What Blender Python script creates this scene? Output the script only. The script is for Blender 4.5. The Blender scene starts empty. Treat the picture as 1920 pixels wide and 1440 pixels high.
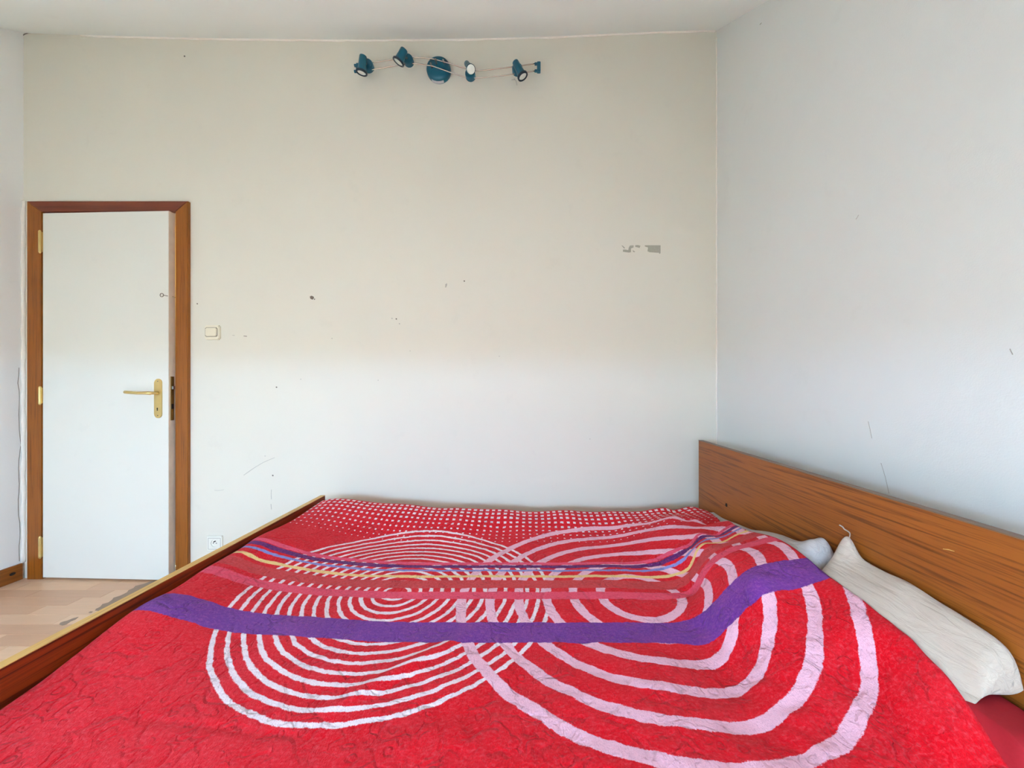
import bpy, bmesh, math, random
import numpy as np
from mathutils import Vector, Matrix, noise as mnoise

rnd = random.Random(7)
C = bpy.context.scene.collection
scene = bpy.context.scene
PI = math.pi

# ------------------------------------------------------------------ camera, sky, light, exposure
F = 730.0                      # focal length in pixels of the 1920 wide frame
CZ = 1.05                      # eye height
VX, VY = 988.0, 727.0          # where the optical axis meets the picture
WALL_Y = 2.15                  # back wall
cam_d = bpy.data.cameras.new('camera')
cam = bpy.data.objects.new('camera', cam_d)
C.objects.link(cam)
cam.location = (0, 0, CZ)
cam.rotation_euler = (PI / 2, 0, 0)
cam_d.sensor_width = 36.0
cam_d.lens = F / 1920 * 36.0
cam_d.shift_x = (960 - VX) / 1920
cam_d.shift_y = (VY - 720) / 1920
cam_d.clip_start = 0.02
scene.camera = cam

world = bpy.data.worlds.new('sky')
scene.world = world
world.use_nodes = True
bg = world.node_tree.nodes['Background']
bg.inputs['Color'].default_value = (0.42, 0.655, 1.0, 1)
bg.inputs['Strength'].default_value = 51.0

SLOPE = 0.62
def ceil_z(y):
    return 3.0 - SLOPE * (WALL_Y - y)
# roof window opening in the sloped ceiling behind the camera
RW = dict(x0=-2.35, x1=0.45, y0=-1.48, y1=-0.93)
ym, xm = (RW['y0'] + RW['y1']) / 2, (RW['x0'] + RW['x1']) / 2
portal_d = bpy.data.lights.new('roof_window_portal', 'AREA')
portal_d.shape = 'RECTANGLE'
portal_d.size = RW['x1'] - RW['x0']
portal_d.size_y = (RW['y1'] - RW['y0']) * math.hypot(1, SLOPE)
portal_d.cycles.is_portal = True
portal = bpy.data.objects.new('roof_window_portal', portal_d)
C.objects.link(portal)
portal.location = (xm, ym - 0.05, ceil_z(ym) + 0.08)
portal.rotation_euler = (math.atan(SLOPE), 0, 0)
# sun through the roof window onto the floor behind the camera
sun_d = bpy.data.lights.new('sun', 'SUN')
sun_d.energy = 17.5
sun_d.color = (1.0, 0.76, 0.52)
sun_d.angle = math.radians(0.6)
sun = bpy.data.objects.new('sun', sun_d)
C.objects.link(sun)
sun.rotation_euler = (math.radians(28), 0, math.radians(8))

scene.view_settings.view_transform = 'Standard'
scene.view_settings.look = 'None'
scene.view_settings.gamma = 1.0
scene.view_settings.use_curve_mapping = False
scene.view_settings.exposure = -0.09
scene.cycles.diffuse_bounces = 8
scene.cycles.max_bounces = 12
scene.cycles.sample_clamp_indirect = 10.0

# ------------------------------------------------------------------ helpers
def at(px, py, Y):
    """world point seen at a pixel at depth Y"""
    return Vector(((px - VX) / F * Y, Y, CZ - (py - VY) / F * Y))
def on_floor(px, py, z=0.0):
    Y = (CZ - z) * F / (py - VY)
    return Vector(((px - VX) / F * Y, Y, z))
def lin(r, g, b):
    f = lambda c: (c / 255 / 12.92) if c / 255 <= 0.04045 else ((c / 255 + 0.055) / 1.055) ** 2.4
    return (f(r), f(g), f(b), 1.0)

class NT:
    def __init__(s, name):
        s.m = bpy.data.materials.new(name)
        s.m.use_nodes = True
        s.t = s.m.node_tree
        s.b = s.t.nodes['Principled BSDF']
    def n(s, typ, **kw):
        nd = s.t.nodes.new(typ)
        for k, v in kw.items():
            setattr(nd, k, v)
        return nd
    def put(s, sock, v):
        if isinstance(v, bpy.types.NodeSocket):
            s.t.links.new(v, sock)
        else:
            sock.default_value = v
    def math(s, op, a, b=0.0, c=None):
        nd = s.n('ShaderNodeMath', operation=op)
        s.put(nd.inputs[0], a); s.put(nd.inputs[1], b)
        if c is not None: s.put(nd.inputs[2], c)
        return nd.outputs[0]
    def mix(s, fac, a, b, mode='MIX'):
        nd = s.n('ShaderNodeMix', data_type='RGBA', blend_type=mode)
        s.put(nd.inputs[0], fac); s.put(nd.inputs[6], a); s.put(nd.inputs[7], b)
        return nd.outputs[2]
    def coord(s, scale=(1, 1, 1), which='Object', src=None):
        mp = s.n('ShaderNodeMapping')
        mp.inputs['Scale'].default_value = scale
        if src is None:
            src = s.n('ShaderNodeTexCoord').outputs[which]
        s.t.links.new(src, mp.inputs['Vector'])
        return mp.outputs[0]
    def noise(s, vec, scale, detail=3, rough=0.5, dist=0.0):
        nd = s.n('ShaderNodeTexNoise')
        s.t.links.new(vec, nd.inputs['Vector'])
        nd.inputs['Scale'].default_value = scale
        nd.inputs['Detail'].default_value = detail
        nd.inputs['Roughness'].default_value = rough
        nd.inputs['Distortion'].default_value = dist
        return nd.outputs['Fac'], nd.outputs['Color']
    def ramp(s, fac, stops):
        nd = s.n('ShaderNodeValToRGB')
        e = nd.color_ramp.elements
        while len(e) < len(stops): e.new(0.5)
        for i, (p, c) in enumerate(stops):
            e[i].position = p; e[i].color = c
        s.t.links.new(fac, nd.inputs[0])
        return nd.outputs[0]
    def bump(s, h, strength, dist=0.01, prev=None):
        nd = s.n('ShaderNodeBump')
        nd.inputs['Strength'].default_value = strength
        nd.inputs['Distance'].default_value = dist
        s.put(nd.inputs['Height'], h)
        if prev is not None: s.t.links.new(prev, nd.inputs['Normal'])
        return nd.outputs[0]
    def set(s, **kw):
        names = dict(col='Base Color', rough='Roughness', metal='Metallic', norm='Normal',
                     sheen='Sheen Weight', sheen_r='Sheen Roughness', sheen_t='Sheen Tint', spec='Specular IOR Level',
                     trans='Transmission Weight', coat='Coat Weight')
        for k, v in kw.items():
            s.put(s.b.inputs[names[k]], v)
        return s.m

W1, BK = (1, 1, 1, 1), (0, 0, 0, 1)

def mat_plain(name, col, rough=0.5, metal=0.0, var=0.06, nscale=30, bump=0.05):
    k = NT(name)
    v = k.coord()
    f, _ = k.noise(v, nscale, 4)
    c = k.mix(f, tuple(x * (1 - var) for x in col[:3]) + (1,), tuple(min(1, x * (1 + var)) for x in col[:3]) + (1,))
    k.set(col=c, rough=rough, metal=metal)
    if bump: k.set(norm=k.bump(f, bump, 0.002))
    return k.m

def mat_wall(name, col, smudge=0.05, warm=None):
    k = NT(name)
    v = k.coord()
    a, _ = k.noise(v, 1.7, 4, 0.6)
    b, _ = k.noise(v, 9, 5, 0.65)
    g, _ = k.noise(v, 260, 2, 0.5)
    dk = tuple(x * (1 - smudge) for x in col[:3]) + (1,)
    c = k.mix(a, col, dk)
    sp = k.ramp(b, [(0.62, BK), (0.72, W1)])
    c = k.mix(k.math('MULTIPLY', sp, 0.25), c, tuple(x * 0.88 for x in col[:3]) + (1,))
    n1 = k.bump(g, 0.25, 0.0012)
    n2 = k.bump(a, 0.12, 0.03, n1)
    return k.set(col=c, rough=0.85, norm=n2, spec=0.25)

def mat_wood(name, base, dark, light, axis='Y', freq=60, lines=0.65, rough=0.42, contrast=1.0):
    """straight grain running along one axis (object coordinates)"""
    k = NT(name)
    sc = {'Y': (1, 0.022, 1), 'X': (0.022, 1, 1), 'Z': (1, 1, 0.022)}[axis]
    v = k.coord(sc)
    a, _ = k.noise(v, 7, 3, 0.5, 0.6)
    b, _ = k.noise(v, freq * 1.7, 4, 0.62, 0.5)
    d, _ = k.noise(v, freq * 5, 3, 0.6)
    c = k.mix(k.ramp(a, [(0.3, BK), (0.7, W1)]), base, light)
    ln = k.ramp(b, [(0.38, W1), (0.47, BK)])
    c = k.mix(k.math('MULTIPLY', ln, lines * contrast), c, dark)
    ln2 = k.ramp(d, [(0.36, W1), (0.48, BK)])
    c = k.mix(k.math('MULTIPLY', ln2, 0.35 * contrast), c, dark)
    return k.set(col=c, rough=rough, norm=k.bump(b, 0.08, 0.001), spec=0.4)

def mk(name, bm, mat=None, parent=None, smooth=False, label=None, cat=None, kind=None, group=None):
    me = bpy.data.meshes.new(name)
    bmesh.ops.recalc_face_normals(bm, faces=bm.faces)
    bm.to_mesh(me); bm.free()
    o = bpy.data.objects.new(name, me)
    C.objects.link(o)
    if mat: me.materials.append(mat)
    if smooth: me.polygons.foreach_set('use_smooth', [True] * len(me.polygons))
    if parent: o.parent = parent
    return tag(o, label, cat, kind, group)

def tag(o, label=None, cat=None, kind=None, group=None):
    if label: o['label'] = label
    if cat: o['category'] = cat
    if kind: o['kind'] = kind
    if group: o['group'] = group
    return o

def empty(name, loc, label=None, cat=None, kind=None):
    o = bpy.data.objects.new(name, None)
    o.empty_display_size = 0.05
    C.objects.link(o)
    o.location = loc
    return tag(o, label, cat, kind)

def local(parent):
    """offset that turns world coordinates into the parent's"""
    return -Vector(parent.location) if parent else Vector((0, 0, 0))

def box(bm, x0, x1, y0, y1, z0, z1, bev=0.0, off=Vector((0, 0, 0)), seg=2):
    g = bmesh.ops.create_cube(bm, size=1.0)
    vs = g['verts']
    for v in vs:
        v.co = Vector(((x0 + x1) / 2 + v.co.x * (x1 - x0), (y0 + y1) / 2 + v.co.y * (y1 - y0),
                       (z0 + z1) / 2 + v.co.z * (z1 - z0))) + off
    if bev > 0:
        es = list({e for v in vs for e in v.link_edges})
        bmesh.ops.bevel(bm, geom=es, offset=bev, segments=seg, affect='EDGES', profile=0.5)
    return bm

def lathe(bm, prof, M, seg=24, cap=True):
    """profile of (radius, height) turned about local Z and placed by matrix M"""
    rings = []
    for r, h in prof:
        rings.append([bm.verts.new(M @ Vector((r * math.cos(2 * PI * i / seg), r * math.sin(2 * PI * i / seg), h))) for i in range(seg)])
    for a, b in zip(rings, rings[1:]):
        for i in range(seg):
            bm.faces.new((a[i], a[(i + 1) % seg], b[(i + 1) % seg], b[i]))
    if cap:
        bm.faces.new(rings[0]); bm.faces.new(rings[-1])
    return bm

def aim(origin, direction):
    d = Vector(direction).normalized()
    return Matrix.Translation(origin) @ d.to_track_quat('Z', 'Y').to_matrix().to_4x4()

def tube(bm, pts, r, seg=8, cap=True):
    pts = [Vector(p) for p in pts]
    rings = []
    for i, p in enumerate(pts):
        a = pts[max(0, i - 1)]; b = pts[min(len(pts) - 1, i + 1)]
        M = aim(p, b - a)
        rr = r[i] if isinstance(r, (list, tuple)) else r
        rings.append([bm.verts.new(M @ Vector((rr * math.cos(2 * PI * k / seg), rr * math.sin(2 * PI * k / seg), 0))) for k in range(seg)])
    for a, b in zip(rings, rings[1:]):
        best = min(range(seg), key=lambda s: sum((a[k].co - b[(k + s) % seg].co).length for k in range(seg)))
        for k in range(seg):
            bm.faces.new((a[k], a[(k + 1) % seg], b[(k + 1 + best) % seg], b[(k + best) % seg]))
    if cap:
        bm.faces.new(rings[0]); bm.faces.new(rings[-1])
    return bm

def smooth_path(pts, n=6):
    """Catmull-Rom through the points"""
    P = [Vector(p) for p in pts]
    P = [P[0] * 2 - P[1]] + P + [P[-1] * 2 - P[-2]]
    out = []
    for i in range(1, len(P) - 2):
        for k in range(n):
            t = k / n
            a, b, c, d = P[i - 1], P[i], P[i + 1], P[i + 2]
            out.append(0.5 * (2 * b + (c - a) * t + (2 * a - 5 * b + 4 * c - d) * t * t + (3 * b - a - 3 * c + d) * t ** 3))
    out.append(P[-2])
    return out

def prism(bm, poly, d):
    """flat polygon (world points) given thickness along vector d"""
    a = [bm.verts.new(p) for p in poly]
    b = [bm.verts.new(Vector(p) + Vector(d)) for p in poly]
    bm.faces.new(a); bm.faces.new(list(reversed(b)))
    for i in range(len(a)):
        j = (i + 1) % len(a)
        bm.faces.new((a[i], b[i], b[j], a[j]))
    return bm

# ------------------------------------------------------------------ materials
M_back = mat_wall('cream_plaster', lin(224, 217, 201), 0.05)
M_side = mat_wall('white_plaster', lin(224, 226, 221), 0.04)
M_left = mat_wall('lightened_white_plaster', lin(242, 242, 238), 0.04)  # same white as the right wall, lightened to stand in for light
M_ceil = mat_wall('ceiling_plaster', lin(242, 245, 241), 0.04)
M_bead = mat_plain('plaster_fillet', lin(236, 228, 215), 0.85, bump=0.2, nscale=90)
M_jamb = mat_wood('varnished_wood', lin(138, 74, 16), lin(88, 42, 8), lin(150, 84, 20), 'Z', 60, 0.4)
M_lint = mat_wood('reddish_wood', lin(112, 48, 28), lin(74, 26, 16), lin(128, 62, 36), 'X', 50, 0.4)
M_skirt = mat_wood('skirting_wood', lin(140, 78, 24), lin(90, 44, 12), lin(154, 90, 30), 'Y', 50, 0.4)
M_leaf = mat_wall('door_paint', lin(224, 220, 208), 0.04)
M_edge = mat_plain('worn_door_edge', lin(226, 208, 184), 0.7, var=0.12, nscale=25)
M_gaplight = mat_plain('gap_light_yellow', lin(250, 232, 160), 0.6)  # yellow light of the next room put into the colour
M_brass = mat_plain('brass', lin(214, 184, 120), 0.32, 0.85, var=0.1)
M_brassd = mat_plain('aged_brass', lin(150, 122, 66), 0.4, 0.8, var=0.15)
M_dark = mat_plain('dark_hole', lin(24, 18, 14), 0.8)
M_steel = mat_plain('steel', lin(150, 146, 138), 0.3, 0.9)
M_white = mat_plain('white_plastic', lin(232, 228, 214), 0.35, bump=0)
M_ivory = mat_plain('ivory_plastic', lin(226, 216, 192), 0.35, bump=0)
M_teal = mat_plain('teal_enamel', lin(5, 86, 106), 0.38, 0.0, bump=0)
M_tealdk = mat_plain('dark_teal_ring', lin(4, 30, 44), 0.4, 0.0, bump=0)
M_lens = mat_plain('frosted_lens', lin(228, 232, 220), 0.25, 0.0, bump=0)
M_rod = mat_plain('chrome_rod', lin(196, 182, 168), 0.22, 1.0, bump=0)
M_stick = mat_plain('rating_sticker', lin(196, 196, 200), 0.6, var=0.3, nscale=220, bump=0)
M_head = mat_wood('teak_laminate', lin(142, 78, 24), lin(82, 38, 9), lin(156, 88, 28), 'Y', 52, 0.66)
M_foot = mat_wood('teak_laminate_red_bounce', lin(126, 40, 8), lin(66, 16, 3), lin(140, 54, 12), 'Y', 50, 0.8)  # headboard wood with red bounce and shade put into the colour
M_ftop = mat_wood('lit_edge_banding', lin(206, 158, 84), lin(150, 104, 44), lin(222, 178, 100), 'Y', 70, 0.5)  # light on the footboard top put into this paler veneer
M_patch = mat_plain('bare_grey_screed', lin(150, 128, 110), 0.9, var=0.15, nscale=60, bump=0.3)
M_chip = mat_plain('bare_plaster', lin(168, 162, 145), 0.9, var=0.12, nscale=120)
M_mark = mat_plain('grey_scuff', lin(178, 170, 158), 0.9)
M_darkmark = mat_plain('dark_scuff', lin(112, 100, 86), 0.9)
M_ground = mat_plain('pale_gravel', lin(170, 160, 145), 0.95, var=0.15, nscale=2)
M_glass = NT('window_glass').set(col=(1, 1, 1, 1), rough=0.0, trans=1.0)
NTg = NT('thin_glass')
tr = NTg.n('ShaderNodeBsdfTransparent'); gl = NTg.n('ShaderNodeBsdfGlossy'); mx = NTg.n('ShaderNodeMixShader')
gl.inputs['Roughness'].default_value = 0.02
mx.inputs[0].default_value = 0.06
NTg.t.links.new(tr.outputs[0], mx.inputs[1]); NTg.t.links.new(gl.outputs[0], mx.inputs[2])
NTg.t.links.new(mx.outputs[0], NTg.t.nodes['Material Output'].inputs[0])
M_thin = NTg.m

# ------------------------------------------------------------------ the room
XL, XR, YK = -2.78, 1.0485, -2.00          # side walls and the knee wall behind the camera
XO0, XO1 = -2.69, -1.925                    # door opening in the back wall
DOOR_H = 2.005

# back wall: one plate with the opening of the door left out, top following the sagging ceiling
sag_px = [(20, 61), (43, 62), (180, 67), (400, 72.5), (640, 75), (870, 73.5), (1040, 69), (1240, 59.5), (1345, 57), (1380, 57)]
sag_x = [(p[0] - VX) / F * WALL_Y for p in sag_px]
sag_z = [CZ - (p[1] - VY) / F * WALL_Y for p in sag_px]
def top_z(x):
    return float(np.interp(x, sag_x, sag_z))
def sag(x, y):
    t = max(0.0, min(1.0, (y - 0.2) / (WALL_Y - 0.2)))
    return (top_z(x) - 3.0) * t
bm = bmesh.new()
xs = sorted(set([XL - 0.15, XO0, XO1, XR + 0.15] + list(np.linspace(XL, XR, 40))))
for a, b in zip(xs, xs[1:]):
    lo = DOOR_H if (a >= XO0 - 1e-6 and b <= XO1 + 1e-6) else -0.1
    q = [Vector((a, WALL_Y, lo)), Vector((b, WALL_Y, lo)), Vector((b, WALL_Y, top_z(b) + 0.12)), Vector((a, WALL_Y, top_z(a) + 0.12))]
    prism(bm, q, (0, 0.16, 0))
wall_back = mk('wall_back', bm, M_back, kind='structure')

bm = box(bmesh.new(), XL - 0.15, XL, YK - 0.2, WALL_Y + 0.16, -0.1, 3.2)
wall_left = mk('wall_left', bm, M_left, kind='structure')
bm = box(bmesh.new(), XR, XR + 0.15, YK - 0.2, WALL_Y + 0.16, -0.1, 3.2)
wall_right = mk('wall_right', bm, M_side, kind='structure')
bm = box(bmesh.new(), XL, XR, YK - 0.15, YK, -0.1, ceil_z(YK) + 0.1)
wall_knee = mk('wall_rear', bm, M_side, kind='structure')

# sloped ceiling, with the hole of the roof window
bm = bmesh.new()
gx = sorted(set([XL - 0.15, RW['x0'], RW['x1'], XR + 0.15] + list(np.linspace(XL, XR, 30))))
gy = sorted(set([YK - 0.2, RW['y0'], RW['y1'], WALL_Y + 0.16] + list(np.linspace(-0.2, WALL_Y, 12))))
def inwin(a, b, c, d):
    return a >= RW['x0'] - 1e-6 and b <= RW['x1'] + 1e-6 and c >= RW['y0'] - 1e-6 and d <= RW['y1'] + 1e-6
TH = 0.14
V = {}
def cv(i, j, up):
    if (i, j, up) not in V:
        V[(i, j, up)] = bm.verts.new((gx[i], gy[j], ceil_z(gy[j]) + sag(gx[i], gy[j]) + (TH if up else 0)))
    return V[(i, j, up)]
cells = {(i, j) for i in range(len(gx) - 1) for j in range(len(gy) - 1) if not inwin(gx[i], gx[i + 1], gy[j], gy[j + 1])}
for (i, j) in cells:
    for up in (0, 1):
        bm.faces.new((cv(i, j, up), cv(i + 1, j, up), cv(i + 1, j + 1, up), cv(i, j + 1, up)))
    for di, dj, e in ((-1, 0, ((i, j), (i, j + 1))), (1, 0, ((i + 1, j), (i + 1, j + 1))), (0, -1, ((i, j), (i + 1, j))), (0, 1, ((i, j + 1), (i + 1, j + 1)))):
        if (i + di, j + dj) not in cells:
            (p, q) = e
            bm.faces.new((cv(*p, 0), cv(*q, 0), cv(*q, 1), cv(*p, 1)))
ceiling = mk('ceiling', bm, M_ceil, smooth=False, kind='structure')

# roof window: frame pieces and pane
win = empty('window_1', (xm, ym, ceil_z(ym) + 0.07), kind='structure')
def slope_box(bm, x0, x1, y0, y1, h0, h1):
    g = bmesh.ops.create_cube(bm, size=1.0)
    for v in g['verts']:
        x = (x0 + x1) / 2 + v.co.x * (x1 - x0); y = (y0 + y1) / 2 + v.co.y * (y1 - y0)
        v.co = Vector((x, y, ceil_z(y) + (h0 if v.co.z < 0 else h1))) - Vector(win.location)
for (a, b, c, d) in ((RW['x0'], RW['x1'], RW['y0'], RW['y0'] + 0.05), (RW['x0'], RW['x1'], RW['y1'] - 0.05, RW['y1']),
                     (RW['x0'], RW['x0'] + 0.05, RW['y0'] + 0.05, RW['y1'] - 0.05), (RW['x1'] - 0.05, RW['x1'], RW['y0'] + 0.05, RW['y1'] - 0.05)):
    bm = bmesh.new(); slope_box(bm, a, b, c, d, 0.05, 0.12)
    mk('window_frame', bm, M_white, win)
bm = bmesh.new(); slope_box(bm, RW['x0'] + 0.05, RW['x1'] - 0.05, RW['y0'] + 0.05, RW['y1'] - 0.05, 0.085, 0.09)
mk('pane', bm, M_thin, win)

# ground outside, three metres below
bm = box(bmesh.new(), -80, 80, -120, 60, -6.2, -6.0)
mk('ground', bm, M_ground, kind='structure')

# plaster fillet where the ceiling meets the back wall
bm = bmesh.new()
pts = [Vector((x, WALL_Y - 0.002, top_z(x) - 0.004 + 0.0025 * math.sin(x * 37) * math.sin(x * 11))) for x in np.linspace(XL + 0.32, XR - 0.01, 70)]
tube(bm, pts, 0.006, 6)
mk('trim_1', bm, M_bead, smooth=True, kind='structure')
bm = bmesh.new()
pts = [Vector((XR - 0.001, WALL_Y - 0.001, z)) + Vector((0.0015 * math.sin(z * 40), 0, 0)) for z in np.linspace(0.3, 2.98, 60)]
tube(bm, pts, 0.0045, 6)
mk('trim_2', bm, M_bead, smooth=True, kind='structure')
bm = bmesh.new()
pts = [Vector((XL + 0.006, WALL_Y - 0.004, z)) + Vector((0.002 * math.sin(z * 31), 0, 0)) for z in np.linspace(0.09, 2.08, 60)]
tube(bm, pts, [0.0095 + 0.002 * math.sin(k * 1.7) for k in range(60)], 6)
mk('trim_3', bm, M_bead, smooth=True, kind='structure')

# floor: slab and beech strips
bm = box(bmesh.new(), XL - 0.15, XR + 0.15, YK - 0.2, WALL_Y + 0.9, -0.12, -0.009)
M_slab = mat_plain('floor_slab', lin(226, 216, 200), 0.8)
floor = mk('floor', bm, M_slab, kind='structure')
def mat_beech(i, col):
    k = NT('beech_strip_%s' % 'abcdef'[i])
    v = k.coord((0.12, 1, 1))
    f, _ = k.noise(v, 40, 5, 0.6, 0.3)
    g, _ = k.noise(v, 150, 3, 0.6)
    c = k.mix(f, tuple(x * 0.9 for x in col[:3]) + (1,), tuple(min(1, x * 1.1) for x in col[:3]) + (1,))
    c = k.mix(k.math('MULTIPLY', g, 0.15), c, tuple(x * 0.7 for x in col[:3]) + (1,))
    return k.set(col=c, rough=0.4, norm=k.bump(g, 0.05, 0.0005), spec=0.4)
beech = [mat_beech(i, c) for i, c in enumerate([lin(214, 173, 140), lin(200, 156, 124), lin(222, 183, 149), lin(207, 163, 131), lin(217, 174, 138)])]
rowh = 0.0735
y1 = WALL_Y + 0.02
r = 0
while y1 > 0.25:
    y0 = y1 - rowh
    x = XL - rnd.uniform(0.05, 0.45)
    while x < -0.95:
        ln = rnd.choice((0.38, 0.46, 0.54))
        a, b = max(x, XL), min(x + ln, -0.6)
        if b - a > 0.03:
            bm = box(bmesh.new(), a + 0.0004, b - 0.0004, y0 + 0.0004, y1 - 0.0004, -0.009, rnd.uniform(-0.0004, 0.0), 0.0006, seg=1)
            mk('plank', bm, rnd.choice(beech), floor)
        x += ln
    y1 = y0
    r += 1
# bare grey places where the strips have been torn off
def floor_patch(px, nm):
    bm = bmesh.new()
    prism(bm, [on_floor(x, y, 0.0002) for x, y in px], (0, 0, 0.0012))
    mk(nm, bm, M_patch, floor, label='grey bare patch with ragged edge')
floor_patch([(178, 1145), (180, 1142), (188, 1138), (192, 1133), (203, 1130), (210, 1125), (213, 1121), (226, 1117), (238, 1111),
             (241, 1107), (250, 1103), (254, 1099), (270, 1095), (280, 1091), (296, 1087), (310, 1083), (345, 1084), (330, 1110), (215, 1150), (190, 1146)], 'bare_patch')
floor_patch([(111, 1171), (113, 1168), (118, 1166), (126, 1164), (136, 1160), (147, 1157), (141, 1162), (133, 1165), (124, 1171), (117, 1173)], 'bare_patch')
floor_patch([(166, 1149), (169, 1147), (174, 1147), (171, 1149)], 'bare_patch')

# skirting
bm = box(bmesh.new(), XL, XL + 0.014, YK, WALL_Y - 0.012, 0.0, 0.088, 0.003)
base_left = mk('baseboard_left', bm, M_skirt, kind='structure')
bm = bmesh.new()
lathe(bm, [(0.0, 0.0), (0.009, 0.0), (0.008, 0.0012), (0.0, 0.0015)], Matrix.Translation((XL + 0.0138, 2.094, 0.048)) @ Matrix.Rotation(PI / 2, 4, 'Y') @ Matrix.Diagonal((0.9, 1.5, 1, 1)), 14, cap=False)
mk('knot', bm, M_dark, base_left)
bm = box(bmesh.new(), -1.852, XR, WALL_Y - 0.012, WALL_Y, 0.0, 0.082, 0.003)
mk('baseboard_back', bm, M_white, kind='structure')

# ------------------------------------------------------------------ door
door = empty('door_1', ((XO0 + XO1) / 2, WALL_Y, 0), kind='structure')
D = local(door)
CT = 0.018                                   # the casing stands proud of the plaster
fx0, fx1 = at(50, 0, WALL_Y - CT).x, at(352, 0, WALL_Y - CT).x
ix0, ix1 = at(78, 0, WALL_Y - CT).x, at(328.5, 0, WALL_Y - CT).x
fz1, iz1 = at(0, 377, WALL_Y - CT).z, at(0, 397, WALL_Y - CT).z
def casing(nm, poly, mat):
    bm = bmesh.new()
    prism(bm, [Vector((x, WALL_Y - CT, z)) + D for x, z in poly], (0, CT + 0.155, 0))
    bmesh.ops.bevel(bm, geom=[e for e in bm.edges if all(abs((v.co - D).y - (WALL_Y - CT)) < 1e-5 for v in e.verts)], offset=0.0025, segments=2, affect='EDGES')
    return mk(nm, bm, mat, door)
casing('jamb', [(fx0, 0), (ix0, 0), (ix0, iz1), (fx0, fz1)], M_jamb)
casing('jamb', [(fx1, 0), (ix1, 0), (ix1, iz1), (fx1, fz1)], M_jamb)
lt = casing('lintel', [(fx0, fz1), (ix0, iz1), (ix1, iz1), (fx1, fz1)], M_lint)
lt['label'] = 'reddish brown top piece of the door frame'
# strip added inside the frame, light in the gap put into its yellow
bm = box(bmesh.new(), ix1 - 0.02, ix1 + 0.001, WALL_Y + 0.045, WALL_Y + 0.15, 0.0, iz1 - 0.04, off=D)
mk('gap_light_strip', bm, M_gaplight, door, label='pale yellow strip standing in for light in the gap')
bm = box(bmesh.new(), ix0, ix1, WALL_Y + 0.15, WALL_Y + 0.17, 0.0, DOOR_H + 0.03, off=D)
mk('backing', bm, M_gaplight, door)  # added panel, standing in for the lit hall
hl = bpy.data.lights.new('gap_fill_lamp', 'POINT'); hl.energy = 2.5; hl.color = (1.0, 0.9, 0.62); hl.shadow_soft_size = 0.02  # unseen lamp added in the cavity to brighten the gap
hlo = bpy.data.objects.new('gap_fill_lamp', hl); C.objects.link(hlo); hlo.location = (-2.3, WALL_Y + 0.09, 1.75)

# leaf, a few degrees ajar: hinge on the left
hx, hy = ix0 + 0.004, WALL_Y - 0.016
leaf_w = 0.722
ang = math.atan2(hy - 2.104, leaf_w)
RL = Matrix.Translation(Vector((hx, hy, 0)) + D) @ Matrix.Rotation(-ang, 4, 'Z')
LW = at(316, 0, 2.104).x - hx
LW = LW / math.cos(ang)
z_top = CZ + (VY - 397.3) / F * 2.118
z_bot = 0.010
def leafbox(nm, x0, x1, y0, y1, z0, z1, mat, parent, bev=0.0, label=None, seg=2):
    bm = box(bmesh.new(), x0, x1, y0, y1, z0, z1, bev, seg=seg)
    bm.transform(RL)
    return mk(nm, bm, mat, parent, label=label)
bm = box(bmesh.new(), 0, LW - 0.0008, 0, 0.04, z_bot, z_top, 0.0015)
bm.transform(RL)
leaf = mk('door_leaf', bm, M_leaf, door, label='white painted door leaf standing slightly ajar')
leafbox('leaf_edge', LW - 0.0008, LW, 0.001, 0.039, z_bot, z_top, M_edge, leaf, label='worn bare edge of the door')
def LP(px, py, out=0.0):
    """local leaf point from a picture point (front face)"""
    Y = 2.11
    for _ in range(4):
        p = at(px, py, Y)
        q = RL.inverted() @ (p + D)
        Y -= (q.y + out) * 1.0
    q = RL.inverted() @ (at(px, py, Y) + D)
    return q.x, q.z
# handle plate
px0, pz1 = LP(290, 710); px1, pz0 = LP(304.5, 784)
bm = bmesh.new()
w2 = (px1 - px0) / 2; cx = (px0 + px1) / 2
poly = []
for k in range(13):
    t = PI * k / 12
    poly.append(Vector((cx + w2 * math.cos(t), -0.004, pz1 - w2 + w2 * math.sin(t))))
for k in range(13):
    t = PI + PI * k / 12
    poly.append(Vector((cx + w2 * math.cos(t), -0.004, pz0 + w2 + w2 * math.sin(t))))
prism(bm, poly, (0, 0.004, 0))
bmesh.ops.bevel(bm, geom=[e for e in bm.edges if all(abs(v.co.y + 0.004) < 1e-5 for v in e.verts)], offset=0.0012, segments=2, affect='EDGES')
bm.transform(RL)
plate = mk('handle_plate', bm, M_brass, leaf)
hxl, hzl = LP(296, 737)
tx, tz = LP(251, 735)
bm = bmesh.new()
lathe(bm, [(0.009, 0), (0.009, 0.012), (0.0075, 0.016), (0.0075, 0.04)], RL @ aim((hxl, -0.004, hzl), (0, -1, 0)), 18)
pts = smooth_path([(hxl, -0.036, hzl), (hxl - 0.012, -0.046, hzl + 0.001), (hxl - 0.035, -0.049, hzl + 0.001), ((hxl + tx) / 2, -0.05, hzl + 0.001), (tx + 0.004, -0.049, tz)], 5)
pts = [RL @ p for p in pts]
n = len(pts)
tube(bm, pts, [0.0098 - 0.0012 * math.sin(k / (n - 1) * PI) - 0.0012 * k / (n - 1) for k in range(n)], 12)
mk('lever', bm, M_brass, leaf, smooth=True)
bm = bmesh.new()
kx, kz = LP(296.3, 767)
lathe(bm, [(0.0, 0.0), (0.0035, 0.0), (0.0035, 0.0006), (0.0, 0.0006)], RL @ aim((kx, -0.0041, kz + 0.004), (0, -1, 0)), 12, cap=False)
b2 = box(bm, kx - 0.002, kx + 0.002, -0.0047, -0.004, kz - 0.009, kz + 0.004)
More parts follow.
